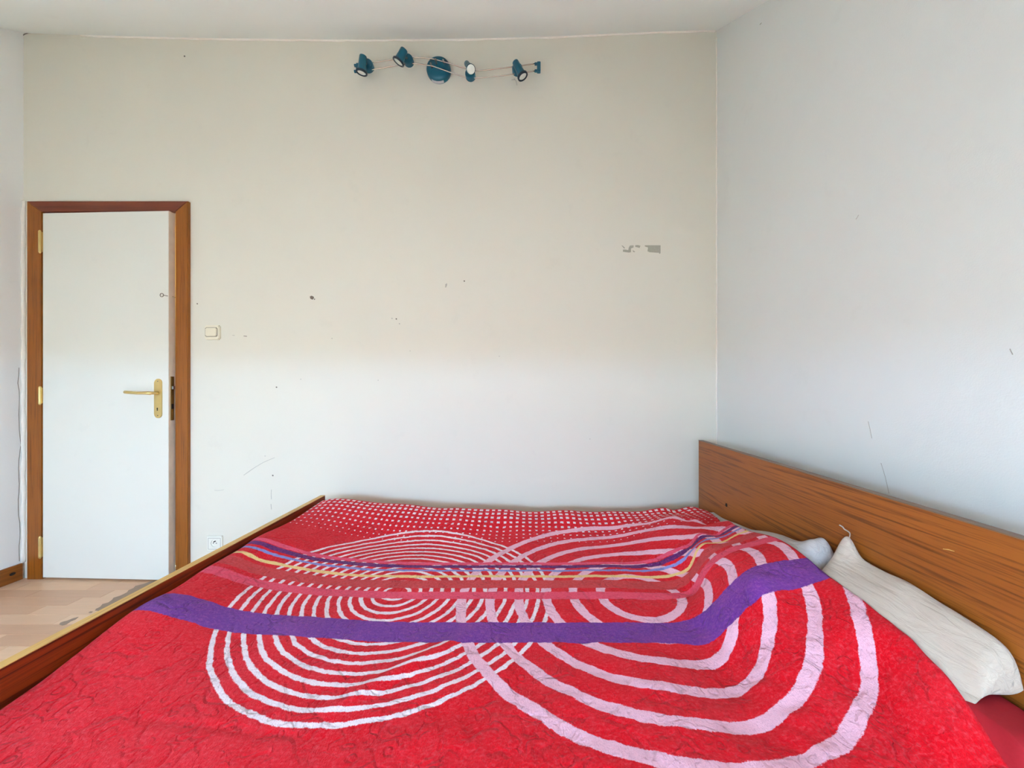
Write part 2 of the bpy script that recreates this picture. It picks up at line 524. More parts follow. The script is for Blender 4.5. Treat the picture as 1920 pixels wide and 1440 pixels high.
for v in list(bm.verts)[-8:]:
    v.co = RL @ v.co
mk('keyhole', bm, M_dark, leaf)
for py in (715, 779):
    sx, sz = LP(297, py)
    bm = bmesh.new()
    lathe(bm, [(0.0, 0.001), (0.0022, 0.0008), (0.003, 0.0)], RL @ aim((sx, -0.0041, sz), (0, -1, 0)), 12, cap=False)
    mk('screw', bm, M_darkmark, leaf)
# lock front on the edge of the leaf
zl1 = CZ + (VY - 706) / F * 2.125; zl0 = CZ + (VY - 788) / F * 2.125
bm = box(bmesh.new(), LW - 0.0005, LW + 0.002, 0.010, 0.030, zl0, zl1, 0.0008, seg=1)
bm.transform(RL)
lk = mk('lock_front', bm, M_brassd, leaf)
zc = CZ + (VY - 727) / F * 2.125
leafbox('latch', LW + 0.0015, LW + 0.011, 0.014, 0.027, zc - 0.009, zc + 0.009, M_steel, leaf, 0.002)
zc = CZ + (VY - 762) / F * 2.125
leafbox('bolt_slot', LW + 0.0015, LW + 0.003, 0.014, 0.026, zc - 0.014, zc + 0.014, M_dark, leaf, 0.0005)
# hinges
for (ya, yb) in ((433, 474), (725, 758), (1006, 1046)):
    z1 = CZ + (VY - ya) / F * 2.13; z0 = CZ + (VY - yb) / F * 2.13
    bm = bmesh.new()
    Mh = Matrix.Translation(Vector((hx - 0.007, hy - 0.007, 0)) + D)
    L = z1 - z0
    lathe(bm, [(0.002, z0 - 0.004), (0.005, z0), (0.0065, z0 + 0.005), (0.0065, z0 + 0.30 * L), (0.0058, z0 + 0.305 * L), (0.0065, z0 + 0.31 * L), (0.0065, z0 + 0.66 * L),
               (0.0058, z0 + 0.665 * L), (0.0065, z0 + 0.67 * L), (0.0065, z1 - 0.005), (0.005, z1), (0.002, z1 + 0.004)], Mh, 14)
    box(bm, hx - 0.004, hx + 0.002, hy - 0.0025, hy - 0.0003, z0 + 0.006, z1 - 0.006, off=D)
    mk('hinge', bm, M_brass, door)
# hook and eye
ex, ez = LP(306, 554)
bm = bmesh.new()
ring = [RL @ Vector((ex + 0.0095 * math.cos(t), -0.008, ez + 0.0095 * math.sin(t))) for t in np.linspace(0, 2 * PI, 21)]
tube(bm, ring, 0.0017, 6, cap=False)
tube(bm, [RL @ Vector((ex + 0.009, -0.008, ez - 0.001)), RL @ Vector((ex + 0.024, -0.005, ez - 0.003)), RL @ Vector((ex + 0.026, 0.002, ez - 0.003))], 0.0017, 6)
mk('hook_eye', bm, M_darkmark, leaf, smooth=True, label='small dark screw eye')
bm = bmesh.new()
ze = CZ + (VY - 557) / F * 2.13
tube(bm, smooth_path([Vector((ix1 + 0.002, WALL_Y - CT + 0.006, ze - 0.002)) + D, Vector((ix1 - 0.004, WALL_Y - CT - 0.004, ze)) + D,
                      Vector((ix1 - 0.011, WALL_Y - CT - 0.006, ze + 0.001)) + D, Vector((ix1 - 0.016, WALL_Y - CT - 0.002, ze - 0.003)) + D], 4), 0.0015, 6)
mk('hook', bm, M_brassd, door, smooth=True)

# ------------------------------------------------------------------ wall fittings
def rounded_plate(nm, cx, cz, w, h, y_front, y_back, mat, parent, bev=0.004, rad=0.004):
    bm = box(bmesh.new(), cx - w / 2, cx + w / 2, y_front, y_back, cz - h / 2, cz + h / 2, off=local(parent))
    ved = [e for e in bm.edges if abs(e.verts[0].co.y - e.verts[1].co.y) > 1e-6]
    bmesh.ops.bevel(bm, geom=ved, offset=rad, segments=3, affect='EDGES')
    fy = min(v.co.y for v in bm.verts)
    fe = [e for e in bm.edges if all(abs(v.co.y - fy) < 1e-6 for v in e.verts)]
    bmesh.ops.bevel(bm, geom=fe, offset=bev, segments=2, affect='EDGES')
    return mk(nm, bm, mat, parent)
p = at(400.2, 623.8, WALL_Y)
sw = empty('light_switch', (p.x, WALL_Y, p.z), 'square ivory light switch on cream wall right of the door frame', 'light switch')
rounded_plate('switch_plate', p.x, p.z, 0.083, 0.080, WALL_Y - 0.010, WALL_Y, M_ivory, sw, 0.003, 0.006)
rounded_plate('rocker_gap', p.x - 0.004, p.z + 0.002, 0.068, 0.052, WALL_Y - 0.0108, WALL_Y - 0.009, M_darkmark, sw, 0.0003, 0.005)
rounded_plate('rocker', p.x - 0.004, p.z + 0.002, 0.063, 0.047, WALL_Y - 0.0145, WALL_Y - 0.009, M_ivory, sw, 0.0025, 0.005)

p = at(404.5, 1017.5, WALL_Y)
so = empty('wall_socket', (p.x, WALL_Y, p.z), 'white electrical socket low on wall behind the footboard', 'socket')
S = local(so)
# plate with a round well
bm = bmesh.new()
NS = 40
hw, hh = 0.042, 0.040
wr = 0.0195
def sq(t):
    c, s = math.cos(t), math.sin(t)
    k = 1 / max(abs(c) / hw, abs(s) / hh)
    return c * k, s * k
loops = []
for kind in range(5):
    lp = []
    for i in range(NS):
        t = 2 * PI * i / NS + PI / 4
        if kind == 0: x, z = sq(t); y = 0.0
        elif kind == 1: x, z = sq(t); y = -0.008
        elif kind == 2: x, z = sq(t); x *= 0.96; z *= 0.96; y = -0.010
        elif kind == 3: x, z = wr * math.cos(t), wr * math.sin(t); y = -0.010
        else: x, z = wr * 0.97 * math.cos(t), wr * 0.97 * math.sin(t); y = 0.004 - 0.010
        lp.append(bm.verts.new((x, y, z)))
    loops.append(lp)
for a, b in zip(loops, loops[1:]):
    for i in range(NS):
        bm.faces.new((a[i], a[(i + 1) % NS], b[(i + 1) % NS], b[i]))
bm.faces.new(loops[-1])
mk('socket_plate', bm, M_white, so)
bm = bmesh.new()
fr = [Vector((x * 0.8, -0.0101, z * 0.76 - 0.002)) for x, z in (( -hw, -hh), (hw, -hh), (hw, hh), (-hw, hh))]
for a, b in zip(fr, fr[1:] + fr[:1]):
    d = (b - a).normalized(); nrm = Vector((-d.z, 0, d.x)) * 0.0012
    prism(bm, [a - nrm, b - nrm, b + nrm, a + nrm], (0, 0.0006, 0))
mk('cover_joint', bm, M_mark, so)
for dx in (-0.0085, 0.0085):
    bm = bmesh.new()
    lathe(bm, [(0.0, 0.0003), (0.0025, 0.0003), (0.0025, -0.002)], aim((dx, -0.0062, -0.001), (0, -1, 0)), 12, cap=False)
    mk('pin_hole', bm, M_dark, so)
bm = bmesh.new()
lathe(bm, [(0.0024, 0), (0.0024, 0.012), (0.001, 0.015)], aim((0.003, -0.006, 0.011), (0, -1, 0)), 12)
mk('earth_pin', bm, M_dark, so)

# marks on the walls: chipped paint, nail holes, scratches
def chip(px, mat, nm='paint_chip'):
    bm = bmesh.new()
    prism(bm, [at(x, y, WALL_Y) + Vector((0, -0.0008, 0)) for x, y in px], (0, 0.0006, 0))
    mk(nm, bm, mat, wall_back)
chip([(1209, 460), (1238.5, 460), (1238.5, 475), (1236, 476), (1235.5, 474), (1226, 473.5), (1218, 473), (1214, 471), (1215, 464), (1209, 462)], M_chip)
chip([(1181, 460.5), (1188, 460), (1188, 464), (1183, 466), (1183, 473), (1179, 473.5), (1168, 472), (1168, 468), (1172, 468), (1178, 469), (1179, 464)], M_chip)
chip([(1165, 460), (1168, 461), (1172, 465), (1170, 466)], M_chip)
chip([(1191, 460), (1196, 459.5), (1201, 461), (1199, 465), (1196, 464), (1191, 463)], M_chip)
chip([(1186, 469), (1191, 472), (1189, 473), (1187, 472)], M_chip)
chip([(835, 533), (838, 531), (838.5, 534), (836.5, 539), (834.5, 539), (835, 536)], M_mark)
chip([(581, 556), (584, 554.5), (588, 556), (589, 559), (586, 562), (582, 560)], M_darkmark, 'nail_hole')
chip([(588.5, 561), (590.5, 559.5), (591, 561.5), (589, 562.5)], M_darkmark, 'nail_hole')
for x, y, s in ((346, 105.5, 1.6), (870.5, 527, 1.4), (370, 569.5, 1.3), (735, 597, 1.2), (743, 598, 1.4), (749, 607, 1.2), (518.5, 726, 1.4), (511.5, 891.5, 1.5), (622.5, 634.5, 1.0), (564, 711, 0.9),
                (769, 658, 0.8), (709, 713, 0.9), (1106, 823, 0.9), (936, 668, 0.8), (497, 855, 0.9)):
    chip([(x - s, y), (x - s * 0.4, y - s), (x + s, y - s * 0.5), (x + s * 0.9, y + s * 0.7), (x - s * 0.2, y + s)], M_darkmark if s > 1.25 else M_mark, 'nail_hole')
def scratch(px, w, mat, parent=None, f=lambda x, y: at(x, y, WALL_Y) + Vector((0, -0.0004, 0))):
    bm = bmesh.new()
    tube(bm, smooth_path([f(x, y) for x, y in px], 3), w, 5)
    mk('scratch', bm, mat, parent or wall_back)
scratch([(457, 891), (474, 879), (494, 867), (515, 858)], 0.0011, M_mark)
scratch([(402, 919), (411, 919.5), (420, 918)], 0.0009, M_mark)
scratch([(457, 630), (463, 630.5)], 0.0016, M_darkmark)
scratch([(436, 628.5), (440, 629)], 0.0012, M_mark)
scratch([(959, 150), (965, 149.5), (968, 153), (969.5, 160)], 0.0014, M_mark)
scratch([(964, 147), (966, 150)], 0.0012, M_mark)
scratch([(509, 918), (508.5, 928), (509, 936)], 0.0010, M_mark)
scratch([(508, 945), (509, 955)], 0.0011, M_mark)
def onright(x, y):
    Y = XR * F / (x - VX)
    return at(x, y, Y) + Vector((-0.0004, 0, 0))
scratch([(1894, 654), (1896, 659), (1899, 665)], 0.0009, M_mark, wall_right, onright)
scratch([(1605, 411), (1608, 407), (1610, 403)], 0.0008, M_mark, wall_right, onright)
scratch([(1628, 790), (1631, 802), (1635, 822)], 0.0007, M_mark, wall_right, onright)
scratch([(1652, 868), (1660, 894), (1667, 925)], 0.0006, M_mark, wall_right, onright)
scratch([(1425, 46), (1428, 43)], 0.0016, M_mark, wall_right, onright)
# crack running down the left corner
bm = bmesh.new()
cr = []
for k, z in enumerate(np.linspace(1.16, 0.10, 26)):
    cr.append(Vector((XL + 0.0005, WALL_Y - 0.018 - 0.006 * math.sin(k * 0.8) * math.cos(k * 0.33) + 0.002 * rnd.uniform(-1, 1), z)))
tube(bm, cr, 0.0011, 5)
mk('crack', bm, M_darkmark, wall_left)
bm = bmesh.new()
tube(bm, smooth_path([at(40, 84, WALL_Y), at(42, 74, WALL_Y), at(44, 66, WALL_Y), at(52, 62.5, WALL_Y), at(58, 62, WALL_Y)], 4), 0.0022, 6)
mk('crack', bm, M_darkmark, wall_back)

# ------------------------------------------------------------------ spotlight bar
RY = 2.088
base_c = at(824, 136, WALL_Y)
bar = empty('spotlight_bar', (base_c.x, WALL_Y, base_c.z), 'teal four spot light bar with wavy chrome rods high on wall', 'spotlight')
B = local(bar)
bm = bmesh.new()
Mb = aim(base_c + B, (0, -1, 0))
lathe(bm, [(0.064, 0.0), (0.066, 0.008), (0.066, 0.024), (0.063, 0.033), (0.055, 0.039), (0.04, 0.042), (0.0, 0.043)], Mb, 40, cap=False)
mk('wall_base', bm, M_teal, bar, smooth=True)
# rating sticker on the lower rim
bm = bmesh.new()
rows = []
for a in np.linspace(PI * 1.5 - 0.62, PI * 1.5 + 0.42, 12):
    rows.append([bm.verts.new(base_c + B + Vector((rr * math.cos(a), -h, rr * math.sin(a)))) for rr, h in ((0.0667, 0.006), (0.0667, 0.024))])
for a, b in zip(rows, rows[1:]):
    bm.faces.new((a[0], b[0], b[1], a[1]))
mk('sticker', bm, M_stick, bar)
up_px = [(672, 121), (699, 117), (738, 111.7), (775, 107.5), (800, 109), (817, 112), (842, 119), (871, 128), (894, 132), (932, 129), (961, 125), (1004, 119)]
lo_px = [(673, 134), (700, 130), (746, 122.5), (775, 119), (802, 122.5), (813, 124.6), (848, 137), (871, 144), (892, 146), (932, 143), (961, 139), (1004, 133)]
for pxs in (up_px, lo_px):
    bm = bmesh.new()
    tube(bm, smooth_path([at(x, y, RY) + B for x, y in pxs], 5), 0.0027, 8)
    mk('rod', bm, M_rod, bar, smooth=True)
# rod clamps on the base
for (x, y) in ((831.5, 115), (808, 121), (817, 113.5)):
    q = at(x, y, RY)
    bm = bmesh.new()
    lathe(bm, [(0.004, -0.022), (0.004, 0.002), (0.0055, 0.003), (0.0055, 0.009), (0.003, 0.011)], aim(q + B, (0, -1, 0)), 12)
    mk('rod_clamp', bm, M_steel, bar, smooth=True)
# end caps
def endcap(xm_, yu, yl, w):
    a = at(xm_, yu, RY); b = at(xm_, yl, RY)
    bm = bmesh.new()
    tube(bm, [a + Vector((-w, 0, 0)) + B, a + Vector((w * 0.6, 0, 0)) + B], 0.0075, 10)
    tube(bm, [b + Vector((-w, 0, 0)) + B, b + Vector((w * 0.6, 0, 0)) + B], 0.0075, 10)
    box(bm, a.x - w * 0.2, a.x + w, RY - 0.010, RY + 0.010, b.z - 0.0075, a.z + 0.0075, 0.003, off=B)
    mk('end_cap', bm, M_teal, bar)
endcap(1008, 120, 133, 0.016)
endcap(669.5, 123, 134, 0.014)
# the four heads: holder disc on the rods, neck, lamp body, ring and lens
def head(hold, body_back, lens, r_hold, r_body, r_lens, yb, yl, ring=True):
    hc = at(hold[0], hold[1], RY)
    bm = bmesh.new()
    lathe(bm, [(r_hold * 0.9, -0.016), (r_hold, -0.012), (r_hold, 0.012), (r_hold * 0.9, 0.018), (0.0, 0.020)], aim(hc + B, (0, -1, 0)), 24)
    lp = mk('spot_holder', bm, M_teal, bar, smooth=False)
    pb = at(body_back[0], body_back[1], yb); pl = at(lens[0], lens[1], yl)
    d = (pl - pb); L = d.length
    Mx = aim(pb + B, d)
    bm = bmesh.new()
    lathe(bm, [(0.0, 0.0), (r_body * 0.92, 0.0), (r_body, 0.004), (r_body * 1.05, L * 0.45), (r_lens * 0.85, L * 0.8), (r_lens, L * 0.93), (r_lens, L)], Mx, 24, cap=False)
    hd = mk('spot_head', bm, M_teal, bar, smooth=True)
    if ring:
      bm = bmesh.new()
      lathe(bm, [(r_lens * 1.01, L * 0.9), (r_lens * 1.14, L * 0.93), (r_lens * 1.14, L * 1.04), (r_lens * 0.86, L * 1.05), (r_lens * 0.8, L * 0.98)], Mx, 24, cap=False)
      mk('lens_ring', bm, M_tealdk, hd, smooth=True)
    bm = bmesh.new()
    lathe(bm, [(r_lens * 0.9, L * 1.0), (r_lens * 0.6, L * 1.02), (0.0, L * 1.035)], Mx, 24, cap=False)
    mk('lens', bm, M_lens, hd, smooth=True)
    bm = bmesh.new()
    mid = pb + d * 0.55
    tube(bm, [hc + Vector((0, -0.012, 0)) + B, (hc + mid) / 2 + Vector((0, -0.012, 0)) + B, mid + B], 0.005, 8)
    mk('swivel_arm', bm, M_steel, bar, smooth=True)
head((690, 124), (681, 105), (678, 136), 0.030, 0.0185, 0.025, 2.035, 2.045)
head((766, 114), (758, 93), (747, 116), 0.027, 0.019, 0.027, 2.03, 2.035)
head((882, 141), (875, 119), (883, 130), 0.027, 0.014, 0.023, 2.045, 1.985, False)
head((970, 131), (966, 116), (980, 143), 0.028, 0.017, 0.025, 2.035, 2.035)

# ------------------------------------------------------------------ bed
YB = 2.03                       # far end of the boards
YN = 0.60                       # near end
XHF = 0.895                     # face of the headboard
XFI = -1.052                    # inner face of the footboard
z_hb = CZ - (825.5 - VY) / F * YB
z_fb = CZ - (928.5 - VY) / F * YB
bed = empty('bed', ((XHF + XFI) / 2, (YB + YN) / 2, 0.0), 'wooden double bed with teak laminate headboard and low footboard', 'bed')
E = local(bed)
bm = box(bmesh.new(), XHF, XHF + 0.022, YN - 0.02, YB, 0.22, z_hb, 0.0015, off=E)
hb = mk('headboard', bm, M_head, bed)
bm = box(bmesh.new(), XHF - 0.0006, XHF + 0.0226, YN - 0.021, YB + 0.0006, z_hb - 0.0015, z_hb + 0.0012, 0.0005, off=E, seg=1)
mk('edge_band', bm, mat_plain('dark_edge_band', lin(120, 92, 70), 0.5), hb, label='thin dark edging')
q = at(1362, 947, XHF * F / (1362 - VX))
bm = bmesh.new()
lathe(bm, [(0.0, 0.0012), (0.0075, 0.0012), (0.0084, 0.0)], aim(Vector((XHF, q.y, q.z)) + E, (-1, 0, 0)), 16, cap=False)
mk('bolt_cap', bm, M_dark, hb, label='dark bolt hole')
Ys = XHF * F / (1780 - VX)
q = at(1780, 1031, Ys)
bm = bmesh.new()
tube(bm, [Vector((XHF - 0.0003, q.y + 0.012, q.z - 0.003)) + E, Vector((XHF - 0.0003, q.y, q.z)) + E, Vector((XHF - 0.0003, q.y - 0.010, q.z + 0.001)) + E], [0.0007, 0.0013, 0.0006], 5)
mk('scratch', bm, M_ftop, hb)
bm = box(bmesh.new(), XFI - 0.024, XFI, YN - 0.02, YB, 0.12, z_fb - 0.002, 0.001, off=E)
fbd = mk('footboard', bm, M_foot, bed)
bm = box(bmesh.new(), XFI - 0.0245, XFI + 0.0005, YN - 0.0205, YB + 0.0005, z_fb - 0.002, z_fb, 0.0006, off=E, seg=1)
mk('edge_band', bm, M_ftop, fbd, label='pale wooden edge along the top, toned as lit')
for y in (YN + 0.01, YB - 0.035):
    bm = box(bmesh.new(), XFI, XHF, y, y + 0.022, 0.14, 0.27, 0.002, off=E)
    mk('side_rail', bm, M_head, bed)
for x in (XFI + 0.03, XHF - 0.08):
    for y in (YN + 0.05, YB - 0.09):
        bm = box(bmesh.new(), x, x + 0.05, y, y + 0.05, 0.0, 0.2, 0.003, off=E)
        mk('leg', bm, M_head, bed)
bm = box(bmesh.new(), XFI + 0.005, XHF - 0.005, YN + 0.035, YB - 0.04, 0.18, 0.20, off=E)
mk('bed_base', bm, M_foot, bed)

# ------------------------------------------------------------------ blanket: height field from what the picture shows
P = []
def add(px, py, v):            # a point of the cloth at depth v seen at this pixel
    P.append(((px - VX) / F * v, v, CZ - (py - VY) / F * v))
for v, lst in {
    1.0515: [(300, 1127), (400, 1157), (500, 1172.5), (600, 1177), (700, 1185), (800, 1187), (900, 1187.5), (1000, 1187.5), (1100, 1187.5), (1200, 1187.5), (1290, 1187.5), (1321, 1185),
             (1360, 1142), (1392, 1113), (1412, 1088), (1454, 1081), (1500, 1073), (1535, 1066)],
    1.236: [(400, 1069), (452, 1087), (483, 1094), (525, 1101.7), (587, 1109), (671, 1114), (760, 1116.7), (860, 1116.7), (960, 1116.7), (1060, 1116.7), (1160, 1116.7), (1246, 1118), (1283, 1116), (1302, 1112),
            (1310, 1094.6), (1321, 1067.5), (1340, 1049), (1371, 1032), (1412, 1019.6), (1454, 1010)],
    1.3618: [(437, 1035), (460, 1036), (483, 1048.5), (525, 1058), (550, 1063.5), (608, 1072.5), (671, 1079), (760, 1080.8), (860, 1080.8), (960, 1080.8), (1060, 1080.8), (1183, 1081), (1246, 1081), (1277, 1073.7), (1296, 1061),
             (1304, 1038), (1312.5, 1023.7), (1335, 1018.5), (1360, 1015), (1377, 1004), (1394, 998)],
    1.46: [(489.6, 1011), (525, 1022.5), (567, 1035), (608, 1044), (650, 1049), (692, 1052.5), (760, 1056), (860, 1057), (960, 1057), (1060, 1057), (1142, 1056), (1204, 1055), (1233, 1048.7), (1258, 1036), (1283, 1026),
           (1298, 1019.6), (1303.5, 1007), (1312.5, 999.8), (1329, 1002), (1346, 1003), (1356, 994.6), (1371, 986)],
    1.673: [(577, 984.6), (612, 991), (650, 1000), (686, 1007), (725, 1011), (762, 1013), (850, 1015), (950, 1015), (1060, 1015), (1150, 1014)],
    1.803: [(940, 988.8), (1060, 989), (1150, 989)],
    1.868: [(950, 970.6), (1060, 971), (1150, 971.5)],
    1.93: [(618, 937), (677, 941), (760, 948), (852, 954.5), (950, 958), (1065, 959), (1211, 961), (1263, 961), (1279, 956), (1304, 951), (1322, 957)],
    1.76: [(1196, 986)],
}.items():
    for a, b in lst: add(a, b, v)
# points along the big rings of the pattern
for px, py, v in ((1269, 968.5, 1.715), (1211, 983, 1.765), (1290, 977, 1.688), (1302.5, 973.7, 1.672), (1325, 984, 1.64), (1336, 987, 1.625),
                  (1607, 1147, .90), (1619, 1206, .85), (1619, 1265, .82), (1593, 1326.6, .77), (1558, 1374, .74), (1503, 1404, .712),
                  (1522, 1142, .96), (1524, 1175.6, .92), (1507, 1220, .88), (1450, 1315, .81), (1422, 1357, .777),
                  (1437, 1117, 1.01), (1438, 1171, .96), (1413, 1249, .91), (1391, 1288, .873), (1379, 1171, 1.005), (1372, 1212, .975),
                  (1329, 1370, .7493), (1297, 1305, .8336), (1263, 1252, .918)):
    add(px, py, v)
for X, Y, z in ((.80, .704, .474), (.80, .744, .502), (.80, .798, .521), (.80, .905, .547), (.80, .68, .452), (.80, .647, .42), (.80, .60, .40),
                (-1.05, 1.12, .466), (-1.05, .819, .432), (-1.05, .7, .42), (-1.05, .60, .41), (-1.05, 1.9, .478), (-1.05, 1.6, .478), (-1.05, 1.4, .474), (-1.05, 2.0, .478),
                (-.9, .75, .408), (-.9, .6, .40), (-.6, .7, .395), (-.6, .85, .398), (-.3, .7, .39), (0, .7, .39), (.3, .7, .39), (.3, .6, .39), (0, .6, .39), (-.3, .6, .39), (-.6, .6, .39),
                (-.3, .85, .39), (0, .85, .39), (.2, .9, .39), (.5, .6, .39), (.6, .65, .39), (.85, 1.86, .455), (.87, 1.95, .44), (.7, 1.95, .45), (.3, 2.0, .43), (0, 2.0, .43), (-.4, 2.0, .445), (-.8, 2.0, .475),
                (.78, 1.6, .495), (.82, 1.7, .475), (.72, 1.58, .49), (.6, 1.6, .462), (.45, 1.6, .41)):
    P.append((X, Y, z))
P = np.array(P)
def tps(A, B):
    d2 = ((A[:, None, :] - B[None, :, :]) ** 2).sum(-1) + 1e-12
    return 0.5 * d2 * np.log(d2)
def fit(P, lam):
    n = len(P)
    K = tps(P[:, :2], P[:, :2]) + lam * np.eye(n)
    Q = np.hstack([np.ones((n, 1)), P[:, :2]])
    A = np.block([[K, Q], [Q.T, np.zeros((3, 3))]])
    s = np.linalg.solve(A, np.concatenate([P[:, 2], np.zeros(3)]))
    return lambda XY: tps(XY, P[:, :2]) @ s[:n] + s[n] + XY @ s[n + 1:]
zfun = fit(P, 6e-5)

# edge of the blanket on the pillow side
EV = [0.55, 0.65, 0.8, 1.05, 1.13, 1.24, 1.36, 1.46, 1.6, 1.8, 1.9, 2.1]
EX = [0.80, 0.80, 0.80, 0.79, 0.79, 0.795, 0.773, 0.778, 0.81, 0.862, 0.88, 0.882]
VA, VB = 0.625, 1.945           # where the cloth turns down over the near and the far side
NU, NV = 330, 250
vs = np.linspace(VA - 0.26, VB + 0.22, NV)
X = np.zeros((NV, NU)); Y = np.zeros((NV, NU)); Z = np.zeros((NV, NU)); U = np.zeros((NV, NU)); Vv = np.zeros((NV, NU))
seg_len = 0.008
def seg_d(px, py, ax, ay, bx, by):
    dx, dy = bx - ax, by - ay
    t = np.clip(((px - ax) * dx + (py - ay) * dy) / (dx * dx + dy * dy), 0, 1)
    nx, ny = px - ax - t * dx, py - ay - t * dy
    side = np.sign(dx * (py - ay) - dy * (px - ax))
    return np.hypot(nx, ny), side, t
for j, v in enumerate(vs):
    vc = min(max(v, VA), VB)
    over = v - vc                       # how far past the turn
    xe = np.interp(vc, EV, EX)
    xrow = np.linspace(XFI + 0.006, xe, NU)
    z = zfun(np.stack([xrow, np.full(NU, vc)], 1))
    # fold running from the violet band to the near left
    d, side, t = seg_d(xrow, vc, -0.15, 1.06, -0.43, 0.765)
    z = z + 0.010 * np.exp(-(d / 0.022) ** 2) * np.sin(np.pi * np.clip(t * 0.9 + 0.1, 0, 1))
    # long crease along the near side
    d, side, t = seg_d(xrow, vc, -0.88, 0.775, -0.30, 0.722)
    z = z - 0.0035 * np.exp(-(d / 0.006) ** 2) * np.sin(np.pi * t)
    # small puckers
    wv = np.array([mnoise.noise(Vector((a * 17, vc * 17, 0.3))) * 0.0046 + mnoise.noise(Vector((a * 38, vc * 38, 4.1))) * 0.0020 for a in xrow])
    wv = wv + np.array([mnoise.noise(Vector((a * 26 + vc * 18, vc * 30 - a * 14, 7.7))) * 0.006 for a in xrow]) * np.clip(1 - abs(xrow - 0.54) / 0.12, 0, 1) * np.clip((1.4 - vc) / 0.2, 0, 1)
    amt = np.clip((1.12 - vc) / 0.25, 0.25, 1.0) * np.clip((xrow + 0.55) / 0.4, 0.35, 1.0)
    z = z + wv * amt
    # rounded end against the footboard
    e = np.clip((xrow - xrow[0]) / 0.03, 0, 1)
    z = z - 0.035 * (1 - np.sqrt(1 - (1 - e) ** 2)) 
    y = np.full(NU, vc)
    if over != 0:
        R = 0.03
        s = abs(over)
        if s < R * PI / 2:
            a = s / R
            dy, dz = R * math.sin(a), -R * (1 - math.cos(a))
        else:
            dy, dz = R, -R - (s - R * PI / 2)
        y = y + math.copysign(dy, over)
        z = z + dz
    X[j], Y[j], Z[j] = xrow, y, z
    zz = z
    ds = np.hypot(np.diff(xrow), np.diff(zz - (zz - zfun(np.stack([xrow, np.full(NU, vc)], 1)))))
    u = np.concatenate([[0], np.cumsum(ds)])
    i0 = int(np.argmin(abs(xrow + 0.42)))
    u = u - u[i0] + xrow[i0]
    u = np.where(u < -0.42, -0.42 + (u + 0.42) * 1.12, u)
    U[j] = u; Vv[j] = v

